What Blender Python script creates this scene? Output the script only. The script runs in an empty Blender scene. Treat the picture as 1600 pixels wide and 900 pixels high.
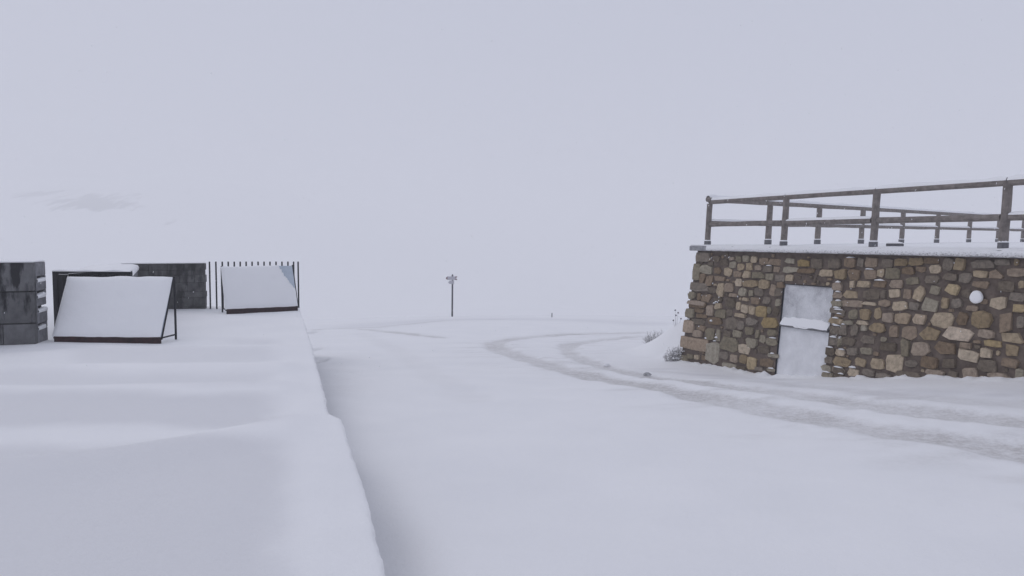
import bpy, bmesh, math, random
import numpy as np

# ------------------------------------------------------------------ camera, world, sun, exposure
scene = bpy.context.scene
random.seed(7)
rng = np.random.default_rng(7)
EYE = np.array([0.0, 0.0, 1.6])
FPX = 1200.0                                   # focal length in pixels of the 1600 px wide photograph
PITCH = math.atan(78.0 / FPX)                  # looking slightly down
cam_d = bpy.data.cameras.new('camera')
cam = bpy.data.objects.new('camera', cam_d)
scene.collection.objects.link(cam)
cam.location = EYE
cam.rotation_euler = (math.pi / 2 - PITCH, 0, 0)
cam_d.sensor_width = 36.0
cam_d.lens = 36.0 * FPX / 1600.0
cam_d.clip_start = 0.05
cam_d.clip_end = 12000
scene.camera = cam

SUN_EL, SUN_AZ = math.radians(42), math.radians(-55)   # azimuth clockwise from +Y
world = bpy.data.worlds.new('World')
scene.world = world
world.use_nodes = True
wn, wl = world.node_tree.nodes, world.node_tree.links
wn.clear()
w_out = wn.new('ShaderNodeOutputWorld')
w_bg = wn.new('ShaderNodeBackground')
w_sky = wn.new('ShaderNodeTexSky')
w_sky.sky_type = 'NISHITA'
w_sky.sun_disc = False
w_sky.sun_elevation = SUN_EL
w_sky.sun_rotation = SUN_AZ
w_sky.dust_density = 5.0
w_mix = wn.new('ShaderNodeMixRGB')              # a closed cloud deck over the clear sky
w_mix.inputs[0].default_value = 0.96
w_mix.inputs[2].default_value = (5.18, 5.42, 6.55, 1)
wl.new(w_sky.outputs[0], w_mix.inputs[1])
wl.new(w_mix.outputs[0], w_bg.inputs[0])
w_bg.inputs[1].default_value = 0.1
wl.new(w_bg.outputs[0], w_out.inputs[0])

sun_d = bpy.data.lights.new('sun', 'SUN')
sun_d.energy = 0.5
sun_d.angle = math.radians(30)
sun_d.color = (1.0, 0.97, 0.95)
sun = bpy.data.objects.new('sun', sun_d)
scene.collection.objects.link(sun)
sun.rotation_euler = (math.pi / 2 - SUN_EL, 0, math.pi - SUN_AZ)

scene.view_settings.view_transform = 'Standard'
scene.view_settings.look = 'None'
scene.view_settings.exposure = 0.0
scene.view_settings.gamma = 1.0
scene.view_settings.use_curve_mapping = False
scene.render.engine = 'CYCLES'
cy = scene.cycles
cy.use_denoising = True
cy.max_bounces = 10
cy.diffuse_bounces = 5
cy.volume_bounces = 6
cy.use_adaptive_sampling = False

# ------------------------------------------------------------------ geometry helpers
C = scene.collection


def ray(px, py):
    x = (px - 800.0) / FPX
    y = (py - 450.0) / FPX
    cp, sp = math.cos(PITCH), math.sin(PITCH)
    return np.array([x, cp - y * sp, -sp - y * cp])


def at_depth(px, py, Y):
    d = ray(px, py)
    return EYE + d * (Y / d[1])


def at_z(px, py, z):
    d = ray(px, py)
    return EYE + d * ((z - EYE[2]) / d[2])


class MB:
    """collects faces of one mesh object"""
    def __init__(self):
        self.v, self.f = [], []

    def add(self, verts, faces):
        n = len(self.v)
        self.v += [tuple(map(float, p)) for p in verts]
        self.f += [tuple(i + n for i in f) for f in faces]
        return self

    def frame_box(self, o, ax, ay, az, x0, x1, y0, y1, z0, z1, bev=0.0):
        """box in a local frame, with chamfered vertical and top edges when bev > 0"""
        o, ax, ay, az = map(np.asarray, (o, ax, ay, az))
        P = lambda x, y, z: o + ax * x + ay * y + az * z
        if bev <= 0:
            c = [P(x, y, z) for z in (z0, z1) for y in (y0, y1) for x in (x0, x1)]
            return self.add(c, [(0, 2, 3, 1), (4, 5, 7, 6), (0, 1, 5, 4), (2, 6, 7, 3), (0, 4, 6, 2), (1, 3, 7, 5)])
        b = bev
        def ring(z, k):
            return [P(x0 + b + k, y0 + k, z), P(x1 - b - k, y0 + k, z), P(x1 - k, y0 + b + k, z), P(x1 - k, y1 - b - k, z),
                    P(x1 - b - k, y1 - k, z), P(x0 + b + k, y1 - k, z), P(x0 + k, y1 - b - k, z), P(x0 + k, y0 + b + k, z)]
        rs = ring(z0, b * .6) + ring(z0 + b, 0) + ring(z1 - b, 0) + ring(z1, b * .6)
        fs = [tuple(range(7, -1, -1)), tuple(range(24, 32))]
        for r in range(3):
            for i in range(8):
                j = (i + 1) % 8
                fs.append((r * 8 + i, r * 8 + j, r * 8 + 8 + j, r * 8 + 8 + i))
        return self.add(rs, fs)

    def tube(self, p0, p1, r0, r1=None, n=8, squash=1.0, up=(0, 0, 1), jit=0.0, segs=1, cap=True):
        p0, p1 = np.asarray(p0, float), np.asarray(p1, float)
        r1 = r0 if r1 is None else r1
        d = p1 - p0
        d = d / np.linalg.norm(d)
        u = np.asarray(up, float)
        if abs(np.dot(u, d)) > .95:
            u = np.array([1.0, 0, 0])
        s = np.cross(d, u); s /= np.linalg.norm(s)
        t = np.cross(s, d)
        vs = []
        for k in range(segs + 1):
            q = k / segs
            c = p0 + (p1 - p0) * q
            if 0 < k < segs and jit:
                c = c + (s * random.uniform(-1, 1) + t * random.uniform(-1, 1)) * jit
            r = r0 + (r1 - r0) * q
            for i in range(n):
                a = 2 * math.pi * (i + .5) / n
                rr = r * (1 + (random.uniform(-.06, .06) if jit else 0))
                vs.append(c + s * math.cos(a) * rr + t * math.sin(a) * rr * squash)
        fs = []
        for k in range(segs):
            for i in range(n):
                j = (i + 1) % n
                fs.append((k * n + i, k * n + j, k * n + n + j, k * n + n + i))
        if cap:
            fs.append(tuple(range(n - 1, -1, -1)))
            fs.append(tuple(range(segs * n, segs * n + n)))
        return self.add(vs, fs)

    def strip(self, rows, closed=False):
        """quads between successive rows of points"""
        n = len(rows[0])
        vs = [p for r in rows for p in r]
        fs = []
        for k in range(len(rows) - 1):
            for i in range(n - (0 if closed else 1)):
                j = (i + 1) % n
                fs.append((k * n + i, k * n + j, k * n + n + j, k * n + n + i))
        return self.add(vs, fs)

    def build(self, name, mat, parent=None, smooth=False):
        me = bpy.data.meshes.new(name)
        off = np.array(parent_loc(parent))
        me.from_pydata([tuple(np.array(p) - off) for p in self.v], [], self.f)
        me.validate()
        bm = bmesh.new(); bm.from_mesh(me)
        bmesh.ops.recalc_face_normals(bm, faces=bm.faces)
        bm.to_mesh(me); bm.free()
        if smooth:
            me.polygons.foreach_set('use_smooth', [True] * len(me.polygons))
        me.materials.append(mat)
        o = bpy.data.objects.new(name, me)
        C.objects.link(o)
        if parent is not None:
            o.parent = parent
        return o


def parent_loc(p):
    loc = np.zeros(3)
    while p is not None:
        loc = loc + np.array(p.location)
        p = p.parent
    return loc


def tag(o, label, cat, group=None, kind=None):
    o['label'] = label
    if cat:
        o['category'] = cat
    if group:
        o['group'] = group
    if kind:
        o['kind'] = kind
    return o


def thing(name, loc, label, cat, group=None):
    o = bpy.data.objects.new(name, None)
    o.empty_display_size = .2
    o.location = tuple(float(x) for x in loc)
    C.objects.link(o)
    return tag(o, label, cat, group)


def grid_object(name, X, Y, Z, mat, attrs=None, smooth=True):
    """one sheet from 2-D coordinate arrays"""
    r, c = X.shape
    co = np.stack([X, Y, Z], -1).reshape(-1, 3).astype(np.float32)
    i = np.arange(r * c).reshape(r, c)
    q = np.stack([i[:-1, :-1], i[:-1, 1:], i[1:, 1:], i[1:, :-1]], -1).reshape(-1, 4)
    me = bpy.data.meshes.new(name)
    me.vertices.add(len(co)); me.vertices.foreach_set('co', co.ravel())
    me.loops.add(q.size); me.loops.foreach_set('vertex_index', q.ravel().astype(np.int32))
    me.polygons.add(len(q))
    me.polygons.foreach_set('loop_start', (np.arange(len(q)) * 4).astype(np.int32))
    me.polygons.foreach_set('loop_total', np.full(len(q), 4, np.int32))
    me.update(calc_edges=True)
    me.validate()
    me.polygons.foreach_set('use_smooth', np.full(len(me.polygons), smooth))
    for k, a in (attrs or {}).items():
        at = me.attributes.new(k, 'FLOAT', 'POINT')
        at.data.foreach_set('value', a.reshape(-1).astype(np.float32))
    me.materials.append(mat)
    o = bpy.data.objects.new(name, me)
    C.objects.link(o)
    return o


def vnoise(x, y, seed=0):
    """smooth value noise, vectorised"""
    xi, yi = np.floor(x).astype(np.int64), np.floor(y).astype(np.int64)
    xf, yf = x - xi, y - yi
    xf, yf = xf * xf * (3 - 2 * xf), yf * yf * (3 - 2 * yf)
    def h(a, b):
        n = (a * 374761393 + b * 668265263 + seed * 1274126177) & 0x7fffffff
        n = ((n ^ (n >> 13)) * 1274126177) & 0x7fffffff
        return ((n ^ (n >> 16)) & 0xffff) / 65535.0
    return (h(xi, yi) * (1 - xf) + h(xi + 1, yi) * xf) * (1 - yf) + (h(xi, yi + 1) * (1 - xf) + h(xi + 1, yi + 1) * xf) * yf


def fbm(x, y, seed=0, octs=4):
    s, a, t = 0, 1.0, 0
    for k in range(octs):
        s = s + a * (vnoise(x * 2 ** k, y * 2 ** k, seed + k) - .5)
        t += a; a *= .5
    return s / t * 2


def sstep(a, b, x):
    t = np.clip((x - a) / (b - a), 0, 1)
    return t * t * (3 - 2 * t)


def poly_dist(px, py, pts):
    """distance of points to a polyline and the position along it"""
    best = np.full(px.shape, 1e9); along = np.zeros(px.shape); s0 = 0
    for (x0, y0), (x1, y1) in zip(pts[:-1], pts[1:]):
        dx, dy = x1 - x0, y1 - y0
        L2 = dx * dx + dy * dy + 1e-12
        t = np.clip(((px - x0) * dx + (py - y0) * dy) / L2, 0, 1)
        d = np.hypot(px - x0 - t * dx, py - y0 - t * dy)
        m = d < best
        best = np.where(m, d, best); along = np.where(m, s0 + t * math.sqrt(L2), along)
        s0 += math.sqrt(L2)
    return best, along


def smooth_line(pts, it=3):
    pts = [np.array(p, float) for p in pts]
    for _ in range(it):
        q = [pts[0]]
        for a, b in zip(pts[:-1], pts[1:]):
            q += [a * .75 + b * .25, a * .25 + b * .75]
        pts = q + [pts[-1]]
    return pts


# ------------------------------------------------------------------ materials
def new_mat(name, rough=.7):
    m = bpy.data.materials.new(name)
    m.use_nodes = True
    b = m.node_tree.nodes['Principled BSDF']
    b.inputs['Roughness'].default_value = rough
    b.inputs['Specular IOR Level'].default_value = .25
    return m, m.node_tree.nodes, m.node_tree.links, b


def noise_node(n, l, scale, detail=5, rough=.6, coord='Object', stretch=None):
    tc = n.new('ShaderNodeTexCoord')
    t = n.new('ShaderNodeTexNoise')
    t.inputs['Scale'].default_value = scale
    t.inputs['Detail'].default_value = detail
    t.inputs['Roughness'].default_value = rough
    src = tc.outputs[coord]
    if stretch:
        mp = n.new('ShaderNodeMapping'); mp.inputs['Scale'].default_value = stretch
        l.new(src, mp.inputs[0]); src = mp.outputs[0]
    l.new(src, t.inputs['Vector'])
    return t


def ramp(n, l, src, stops):
    r = n.new('ShaderNodeValToRGB')
    e = r.color_ramp.elements
    while len(e) < len(stops):
        e.new(.5)
    for k, (p, c) in enumerate(stops):
        e[k].position = p
        e[k].color = (*c, 1) if len(c) == 3 else c
    l.new(src, r.inputs[0])
    return r


def bump(n, l, b, src, strength, dist):
    k = n.new('ShaderNodeBump')
    k.inputs['Strength'].default_value = strength
    k.inputs['Distance'].default_value = dist
    l.new(src, k.inputs['Height'])
    l.new(k.outputs[0], b.inputs['Normal'])
    return k


def mix(n, l, fac, a, c):
    m = n.new('ShaderNodeMixRGB')
    for s, v in ((0, fac), (1, a), (2, c)):
        if isinstance(v, (int, float)):
            m.inputs[s].default_value = v
        elif isinstance(v, tuple):
            m.inputs[s].default_value = (*v, 1)
        else:
            l.new(v, m.inputs[s])
    return m.outputs[0]


SNOW = (.90, .90, .905)


def snow_material(name, slush_col=(.50, .475, .455), use_attr=True, rock=False, thin_shade_col=(.74, .74, .755)):
    m, n, l, b = new_mat(name, .65)
    big = noise_node(n, l, .9, 4, .55)
    col = ramp(n, l, big.outputs[0], [(.3, (.875, .878, .885)), (.7, (.915, .915, .918))]).outputs[0]
    fine = noise_node(n, l, 38, 6, .65)
    mid = noise_node(n, l, 4.5, 5, .6)
    add = n.new('ShaderNodeMath'); add.operation = 'MULTIPLY_ADD'
    l.new(mid.outputs[0], add.inputs[0]); add.inputs[1].default_value = 2.2
    l.new(fine.outputs[0], add.inputs[2])
    if use_attr:
        a = n.new('ShaderNodeAttribute'); a.attribute_name = 'thin'  # greyer thin snow, and shade painted beside the terrace edge
        col = mix(n, l, a.outputs['Fac'], col, thin_shade_col)
        s = n.new('ShaderNodeAttribute'); s.attribute_name = 'slush'
        br = noise_node(n, l, 9, 7, .7)
        k = n.new('ShaderNodeMath'); k.operation = 'MULTIPLY'
        l.new(s.outputs['Fac'], k.inputs[0])
        rr = ramp(n, l, br.outputs[0], [(.3, (.35, .35, .35)), (.58, (1, 1, 1))])
        l.new(rr.outputs[0], k.inputs[1])
        br2 = noise_node(n, l, 26, 5, .7)
        sc = ramp(n, l, br2.outputs[0], [(.36, tuple(x * .72 for x in slush_col)), (.52, slush_col), (.72, (.72, .71, .705))]).outputs[0]
        col = mix(n, l, k.outputs[0], col, sc)
        st = n.new('ShaderNodeMath'); st.operation = 'MULTIPLY_ADD'
        l.new(k.outputs[0], st.inputs[0])
        l.new(br2.outputs[0], st.inputs[1]); l.new(add.outputs[0], st.inputs[2])
        hsrc = st.outputs[0]
    else:
        hsrc = add.outputs[0]
    if rock:
        a2 = n.new('ShaderNodeAttribute'); a2.attribute_name = 'rock'
        rn = noise_node(n, l, .06, 8, .62, stretch=(1, .35, 1.0))
        sub = n.new('ShaderNodeMath'); sub.operation = 'ADD'
        l.new(a2.outputs['Fac'], sub.inputs[0]); l.new(rn.outputs[0], sub.inputs[1])
        rk = ramp(n, l, sub.outputs[0], [(.86, (0, 0, 0)), (1.16, (1, 1, 1))])
        col = mix(n, l, rk.outputs[0], col, (.07, .066, .06))
    l.new(col, b.inputs['Base Color'])
    bump(n, l, b, hsrc, .35, .012)
    return m


def simple_material(name, lo, hi, scale=12, rough=.75, bump_s=.4, bump_d=.006, stretch=None, detail=6):
    m, n, l, b = new_mat(name, rough)
    t = noise_node(n, l, scale, detail, .62, stretch=stretch)
    c = ramp(n, l, t.outputs[0], [(.3, lo), (.7, hi)])
    l.new(c.outputs[0], b.inputs['Base Color'])
    bump(n, l, b, t.outputs[0], bump_s, bump_d)
    return m


def stone_material(name, base):
    """one kind of rubble stone: each stone gets its own tint, mottling and lichen"""
    m, n, l, b = new_mat(name, .82)
    oi = n.new('ShaderNodeObjectInfo')
    t = noise_node(n, l, 16, 7, .68)
    t2 = noise_node(n, l, 60, 5, .6)
    lo = tuple(x * .58 for x in base); hi = tuple(min(1, x * 1.32) for x in base)
    c = ramp(n, l, t.outputs[0], [(.28, lo), (.5, base), (.74, hi)]).outputs[0]
    h = n.new('ShaderNodeHueSaturation')
    v = n.new('ShaderNodeMapRange'); v.inputs['To Min'].default_value = .66; v.inputs['To Max'].default_value = 1.28
    l.new(oi.outputs['Random'], v.inputs[0]); l.new(v.outputs[0], h.inputs['Value'])
    v2 = n.new('ShaderNodeMapRange'); v2.inputs['To Min'].default_value = 1.2; v2.inputs['To Max'].default_value = .8
    l.new(oi.outputs['Random'], v2.inputs[0]); l.new(v2.outputs[0], h.inputs['Saturation'])
    l.new(c, h.inputs['Color'])
    sp = ramp(n, l, t2.outputs[0], [(.62, (0, 0, 0)), (.72, (.4, .4, .4))])
    c2 = mix(n, l, sp.outputs[0], h.outputs[0], tuple(x * .45 for x in base))
    l.new(c2, b.inputs['Base Color'])
    ad = n.new('ShaderNodeMath'); ad.operation = 'MULTIPLY_ADD'
    l.new(t2.outputs[0], ad.inputs[0]); ad.inputs[1].default_value = .4; l.new(t.outputs[0], ad.inputs[2])
    bump(n, l, b, ad.outputs[0], .7, .02)
    return m


M = {}
M['ground_snow'] = snow_material('ground_snow', rock=True)
M['terrace_snow'] = snow_material('terrace_snow')
M['snow'] = snow_material('snow', use_attr=False)
STONE = {'t': (.385, .315, .225), 'T': (.46, .38, .295), 'b': (.265, .207, .155), 'g': (.285, .257, .200),
         'd': (.182, .154, .125), 'y': (.40, .318, .19), 'B': (.36, .285, .22)}
for k, c in STONE.items():
    M['stone_' + k] = stone_material('stone_' + k, (c[0] * 1.03, c[1] * .995, c[2] * .94))
M['mortar'] = simple_material('mortar', (.088, .067, .055), (.19, .150, .124), 7, .9, .8, .03, detail=9)
M['concrete'] = simple_material('coping_concrete', (.26, .26, .275), (.40, .40, .415), 14, .85, .5, .01)
M['wood'] = simple_material('weathered_wood', (.14, .122, .112), (.275, .245, .225), 10, .8, .6, .01, stretch=(1, 1, 1))
M['bracket'] = simple_material('grey_bracket', (.10, .10, .11), (.19, .19, .20), 20, .6, .3, .004)
M['black_metal'] = simple_material('black_metal', (.012, .012, .016), (.028, .028, .034), 18, .5, .2, .002)
M['maroon'] = simple_material('maroon_board', (.018, .010, .011), (.052, .021, .023), 14, .6, .4, .004)
M['steel_panel'] = simple_material('blue_grey_panel', (.44, .50, .57), (.54, .60, .67), 6, .45, .1, .001)
M['red_tip'] = simple_material('red_tip', (.10, .03, .035), (.17, .05, .05), 20, .6, .2, .002)
M['sign_white'] = simple_material('sign_grey', (.42, .41, .45), (.55, .54, .58), 20, .6, .2, .002)
M['sign_pole'] = simple_material('sign_pole', (.045, .045, .055), (.08, .08, .095), 20, .6, .2, .002)
M['twig'] = simple_material('frosted_twig', (.27, .255, .245), (.74, .735, .74), 30, .8, .3, .003)
M['dry_stem'] = simple_material('dry_stem', (.06, .05, .042), (.17, .14, .115), 30, .8, .3, .003)


def dark_stone_material(name, lo, hi, stain):
    m, n, l, b = new_mat(name, .85)
    oi = n.new('ShaderNodeObjectInfo')
    t = noise_node(n, l, 5, 7, .65)
    c = ramp(n, l, t.outputs[0], [(.3, lo), (.7, hi)]).outputs[0]
    s = noise_node(n, l, 2.6, 5, .6, stretch=(1.6, 1.6, .45))
    sm = ramp(n, l, s.outputs[0], [(.5, (0, 0, 0)), (.58, (1, 1, 1))])
    c = mix(n, l, sm.outputs[0], c, stain)
    h = n.new('ShaderNodeHueSaturation')
    v = n.new('ShaderNodeMapRange'); v.inputs['To Min'].default_value = .8; v.inputs['To Max'].default_value = 1.2
    l.new(oi.outputs['Random'], v.inputs[0]); l.new(v.outputs[0], h.inputs['Value'])
    l.new(c, h.inputs['Color'])
    l.new(h.outputs[0], b.inputs['Base Color'])
    f = noise_node(n, l, 24, 6, .65)
    bump(n, l, b, f.outputs[0], .6, .012)
    return m


M['wet_stone'] = dark_stone_material('wet_grey_stone', (.085, .085, .088), (.165, .165, .17), (.022, .022, .025))
M['slate'] = dark_stone_material('dark_slate_stone', (.055, .054, .055), (.15, .148, .148), (.05, .049, .05))
M['dark_joint'] = simple_material('dark_joint', (.025, .025, .027), (.06, .06, .062), 14, .9, .5, .01)
M['grey_side'] = simple_material('grey_dressed_stone', (.14, .14, .15), (.27, .27, .285), 9, .7, .5, .01)


def frost_material():
    """steel door plastered with wind-blown snow, thinner in places"""
    m, n, l, b = new_mat('frosted_door', .6)
    t = noise_node(n, l, 3.2, 8, .62)
    f = noise_node(n, l, 42, 6, .7)
    ad = n.new('ShaderNodeMath'); ad.operation = 'MULTIPLY_ADD'
    l.new(f.outputs[0], ad.inputs[0]); ad.inputs[1].default_value = .45; l.new(t.outputs[0], ad.inputs[2])
    c = ramp(n, l, ad.outputs[0], [(.5, (.78, .785, .80)), (.74, (.62, .625, .64)), (.92, (.42, .42, .44))])
    l.new(c.outputs[0], b.inputs['Base Color'])
    bump(n, l, b, f.outputs[0], .35, .006)
    return m


M['frost'] = frost_material()
M['frost_thin'] = simple_material('frost_thin', (.70, .705, .72), (.84, .845, .86), 5, .6, .4, .006, detail=9)


def grit_snow_material():
    """snow on the front of the coping, with the rough concrete showing through in specks"""
    m, n, l, b = new_mat('gritty_snow', .75)
    t = noise_node(n, l, 30, 7, .7, stretch=(1, 1, 1.8))
    t2 = noise_node(n, l, 4, 3, .5)
    a = n.new('ShaderNodeAttribute'); a.attribute_name = 'grit'
    m1 = n.new('ShaderNodeMath'); m1.operation = 'MULTIPLY'
    l.new(a.outputs['Fac'], m1.inputs[0])
    rr = ramp(n, l, t.outputs[0], [(.48, (0, 0, 0)), (.66, (1, 1, 1))])
    l.new(rr.outputs[0], m1.inputs[1])
    c = mix(n, l, m1.outputs[0], SNOW, (.27, .265, .26))
    l.new(c, b.inputs['Base Color'])
    bump(n, l, b, t.outputs[0], .8, .02)
    return m


M['grit_snow'] = grit_snow_material()

# ------------------------------------------------------------------ layout of the stone building (needed by the ground)
W_TOP = 1.325                                              # top of the rubble, under the coping
W_CORNER = np.array([4.03, 16.8, W_TOP])                   # left end of the front wall, at its top
W_DIR = np.array([.467, -1.0, 0.0]); W_DIR /= np.linalg.norm(W_DIR)     # along the wall, to the right and nearer
W_N = np.array([W_DIR[1], -W_DIR[0], 0.0])                 # out of the wall, towards the road
if W_N[0] > 0:
    W_N = -W_N
BATTER = .10
B_DIR = np.array([1.1, 1.0, 0.0]); B_DIR /= np.linalg.norm(B_DIR)       # the return side, going back


def wall_p(u, v, t=0.0):
    """u along the wall, v below its top (positive down), t out of its face"""
    return W_CORNER + W_DIR * u - np.array([0, 0, 1.0]) * v + W_N * (t + BATTER * v)


def wall_uv(px, py):
    """where a sight line meets the battered face"""
    nrm = np.cross(wall_p(1, 0) - wall_p(0, 0), wall_p(0, 1) - wall_p(0, 0))
    d = ray(px, py)
    k = np.dot(W_CORNER - EYE, nrm) / np.dot(d, nrm)
    p = EYE + d * k
    v = W_TOP - p[2]
    return float(np.dot(p - W_CORNER, W_DIR)), float(v)


# ------------------------------------------------------------------ ground
gy_k = np.array([-60, -5, 0, 4, 8, 10.5, 12.3, 14.2, 16.7, 20, 25, 30, 36, 42, 46, 52, 60, 75, 110, 200, 350, 600, 4000], float)
gz_k = np.array([-.3, -.25, -.21, -.28, -.43, -.57, -.70, -.90, -1.09, -1.34, -1.70, -2.02, -2.42, -2.80, -3.06, -3.75, -5.2, -9, -19, -38, -52, -58, -58], float)
_fy = np.concatenate([np.arange(-60, 80, .25), np.arange(80, 4001, 5.0)])
_fz = np.interp(_fy, gy_k, gz_k)
_m = _fy < 79
_k = np.hanning(17); _k /= _k.sum()
_s = np.convolve(np.pad(_fz[_m], 8, mode='edge'), _k, mode='valid')
_fz[_m] = _s


def base_height(X, Y):
    X = np.asarray(X, float); Y = np.asarray(Y, float)
    z = np.interp(Y, _fy, _fz)
    near = 1 - sstep(46, 70, Y)
    # the road climbs along the wall towards the right
    rel0, rel1 = X - W_CORNER[0], Y - W_CORNER[1]
    u = rel0 * W_DIR[0] + rel1 * W_DIR[1]
    dist = rel0 * W_N[0] + rel1 * W_N[1]
    bank = np.interp(u, [-4, 1.2, 2.6, 3.4, 5.2, 7.2, 14], [0, -.04, -.10, -.04, .06, .26, .5])
    z = z + bank * np.exp(-np.clip(dist - .2, 0, 50) ** 2 / 9.0) * near
    # snow bank piled against the return side
    bn = np.array([-B_DIR[1], B_DIR[0]])
    db = rel0 * bn[0] + rel1 * bn[1]
    al = rel0 * B_DIR[0] + rel1 * B_DIR[1]
    z = z + 1.0 * np.exp(-np.clip(db - .25, 0, 30) ** 2 / 2.6) * sstep(-1.0, .9, al) * (1 - sstep(16, 24, al)) * sstep(.30, -.42, dist) * near
    # the plateau falls off on the far left
    z = z - .25 * sstep(-4, -14, X) * sstep(26, 44, Y) * near
    z = z - .12 * sstep(8, 20, X) * sstep(26, 44, Y) * near
    # slope across the valley on the left
    hill = 125 * sstep(330, 1000, Y) * sstep(120, -420, X) + 18 * sstep(500, 1500, Y)
    hill = hill + 22 * fbm(X / 160, Y / 160, 5) * sstep(250, 600, Y)
    return z + hill


def on_ground(px, py, far=80):
    d = ray(px, py)
    t = np.linspace(2, far, 6000)
    P = EYE[None] + d[None] * t[:, None]
    below = P[:, 2] < base_height(P[:, 0], P[:, 1])
    k = int(np.argmax(below)) if below.any() else len(t) - 1
    return P[k]


edge_px = [(640, 1060), (600, 900), (576, 800), (553, 722), (541, 683), (533, 660)]
edge_px2 = [(513, 651), (507, 622), (499, 592), (489, 551), (479, 517), (470, 489)]
e1 = np.array([at_z(*p, 0.0)[:2] for p in edge_px]); e2 = np.array([at_z(*p, 0.0)[:2] for p in edge_px2])
EY = np.concatenate([[-4.0], e1[:, 1], e2[:, 1], [19.0]])
s1 = (e1[1, 0] - e1[0, 0]) / (e1[1, 1] - e1[0, 1])
s2 = (e2[-1, 0] - e2[0, 0]) / (e2[-1, 1] - e2[0, 1])
EX = np.concatenate([[e1[0, 0] + s1 * (-4 - e1[0, 1])], e1[:, 0], e2[:, 0], [e2[-1, 0] + s2 * (19 - e2[-1, 1])]])

# wheel ruts: outer and inner pair round the bend, and a third car's pair on the left branch
def rut(pts):
    return smooth_line([on_ground(*p)[:2] for p in pts], 2)


RUTS = [
    (rut([(1780, 742), (1600, 703), (1500, 690), (1400, 674), (1300, 658), (1200, 639), (1100, 620), (1000, 602), (920, 586), (850, 569), (800, 554), (775, 543), (772, 537), (790, 531), (830, 525.5), (880, 522.5), (960, 521), (1030, 522)]), .34, .74),
    (rut([(1780, 668), (1600, 654), (1480, 642), (1380, 634), (1290, 622), (1200, 612), (1100, 600), (1010, 588), (950, 575), (905, 560), (884, 547), (890, 538), (930, 531), (1000, 527)]), .27, .66),
    (rut([(480, 516), (530, 513), (570, 514), (610, 518), (650, 523), (690, 528)]), .28, .62),
    (rut([(520, 512), (560, 512), (600, 511), (650, 504), (720, 500), (800, 498)]), .26, .35),
    (rut([(560, 519), (600, 536), (640, 560), (690, 592), (740, 625)]), .30, .10),
    (rut([(1600, 626), (1480, 622), (1370, 612), (1280, 604), (1190, 597)]), .22, .30),
]

_ys = [-30.0]
while _ys[-1] < 4000:
    y = _ys[-1]
    _ys.append(y + (3.0 if y < 0 else (.05 if y < 4 else (.0042 * y + .03 if y < 60 else .05 * y))))
_xs = [0.0]
while _xs[-1] < 3000:
    x = _xs[-1]
    _xs.append(x + (.06 if x < 11 else (.08 * (x - 11) + .07)))
_xs = np.array(_xs)
xs = np.concatenate([-_xs[:0:-1] * 1.0, _xs])
xs = xs[(xs > -2500)]
# coarser on the far left of the terrace
GX, GY = np.meshgrid(xs, np.array(_ys))
GZ = base_height(GX, GY)
slush = np.zeros_like(GX); thin = np.zeros_like(GX)  # thin also carries the shade painted next to the terrace
near_m = (GY > 2) & (GY < 56) & (GX > -14) & (GX < 18)
ix = np.where(near_m)
nx, ny = GX[ix], GY[ix]
dz = fbm(nx / 2.8, ny / 2.8, 3, 4) * .045 + fbm(nx / .6, ny / .6, 9, 3) * .010 + np.clip(fbm(nx / 1.6, ny / .55, 19, 4), -.2, 1) * .014
sl = np.zeros_like(nx)
lump = fbm(nx / .16, ny / .16, 21, 2)
for pts, wd, st in RUTS:
    d, s = poly_dist(nx, ny, pts)
    d = d + fbm(nx / .5, ny / .5, 31, 4) * .15
    core = np.exp(-(np.clip(d, 0, None) / wd) ** 6)
    berm = np.exp(-((d - wd * 1.55) / (wd * .42)) ** 2)
    dz += -(.045 * st) * core + (.012 * st) * berm * (1 + .9 * lump) + core * st * lump * .008
    patchy = .62 + .55 * fbm(s / 1.3, d * 0 + 3.3, 17, 3)
    sl = np.maximum(sl, st * core * np.clip(patchy + .15, .4, 1.1) + .16 * st * np.exp(-(d / (wd * 2.1)) ** 2) * np.clip(.6 + lump, 0, 1))
# between the ruts the snow is packed and crumbly
band, _ = poly_dist(nx, ny, RUTS[0][0])
band2, _ = poly_dist(nx, ny, RUTS[1][0])
bt = np.exp(-(np.minimum(band, band2) / 1.1) ** 2)
dz += bt * lump * .007
sl = np.maximum(sl, bt * np.clip(fbm(nx / .8, ny / .35, 41, 4) * .9 - .06, 0, .45))
# long hollows beside the terrace, greyer inside
for hx, hy, hr in ((487, 520, .16), (491, 547, .13), (496, 567, .12)):
    p = on_ground(hx, hy)
    d = np.hypot((nx - p[0]), (ny - p[1]) * .17)
    k = np.exp(-(d / hr) ** 4)
    dz += -.09 * k + .02 * np.exp(-((d - hr * 1.5) / (hr * .5)) ** 2)
    sl = np.maximum(sl, .6 * k)
# snow crumbs kicked up along the foot of the wall
wu = (nx - W_CORNER[0]) * W_DIR[0] + (ny - W_CORNER[1]) * W_DIR[1]
wd_ = (nx - W_CORNER[0]) * W_N[0] + (ny - W_CORNER[1]) * W_N[1]
foot = np.exp(-((wd_ - .27) / .22) ** 2) * (wu > -.6)
dz += foot * (.02 + np.clip(fbm(nx / .15, ny / .15, 51, 3) + .1, 0, 1) * .10)
GZ[ix] += dz
slush[ix] = np.clip(sl, 0, 1)
# scoured hollow under the terrace lip close to the camera, its shade painted in grey
p = on_ground(640, 850)
k = np.exp(-((GX - p[0] + .12 + .27 * (GY - p[1])) / .22) ** 2 - ((GY - p[1]) / 1.1) ** 2)
GZ -= .05 * k
thin = np.clip(thin + .5 * k, 0, 1)
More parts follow.
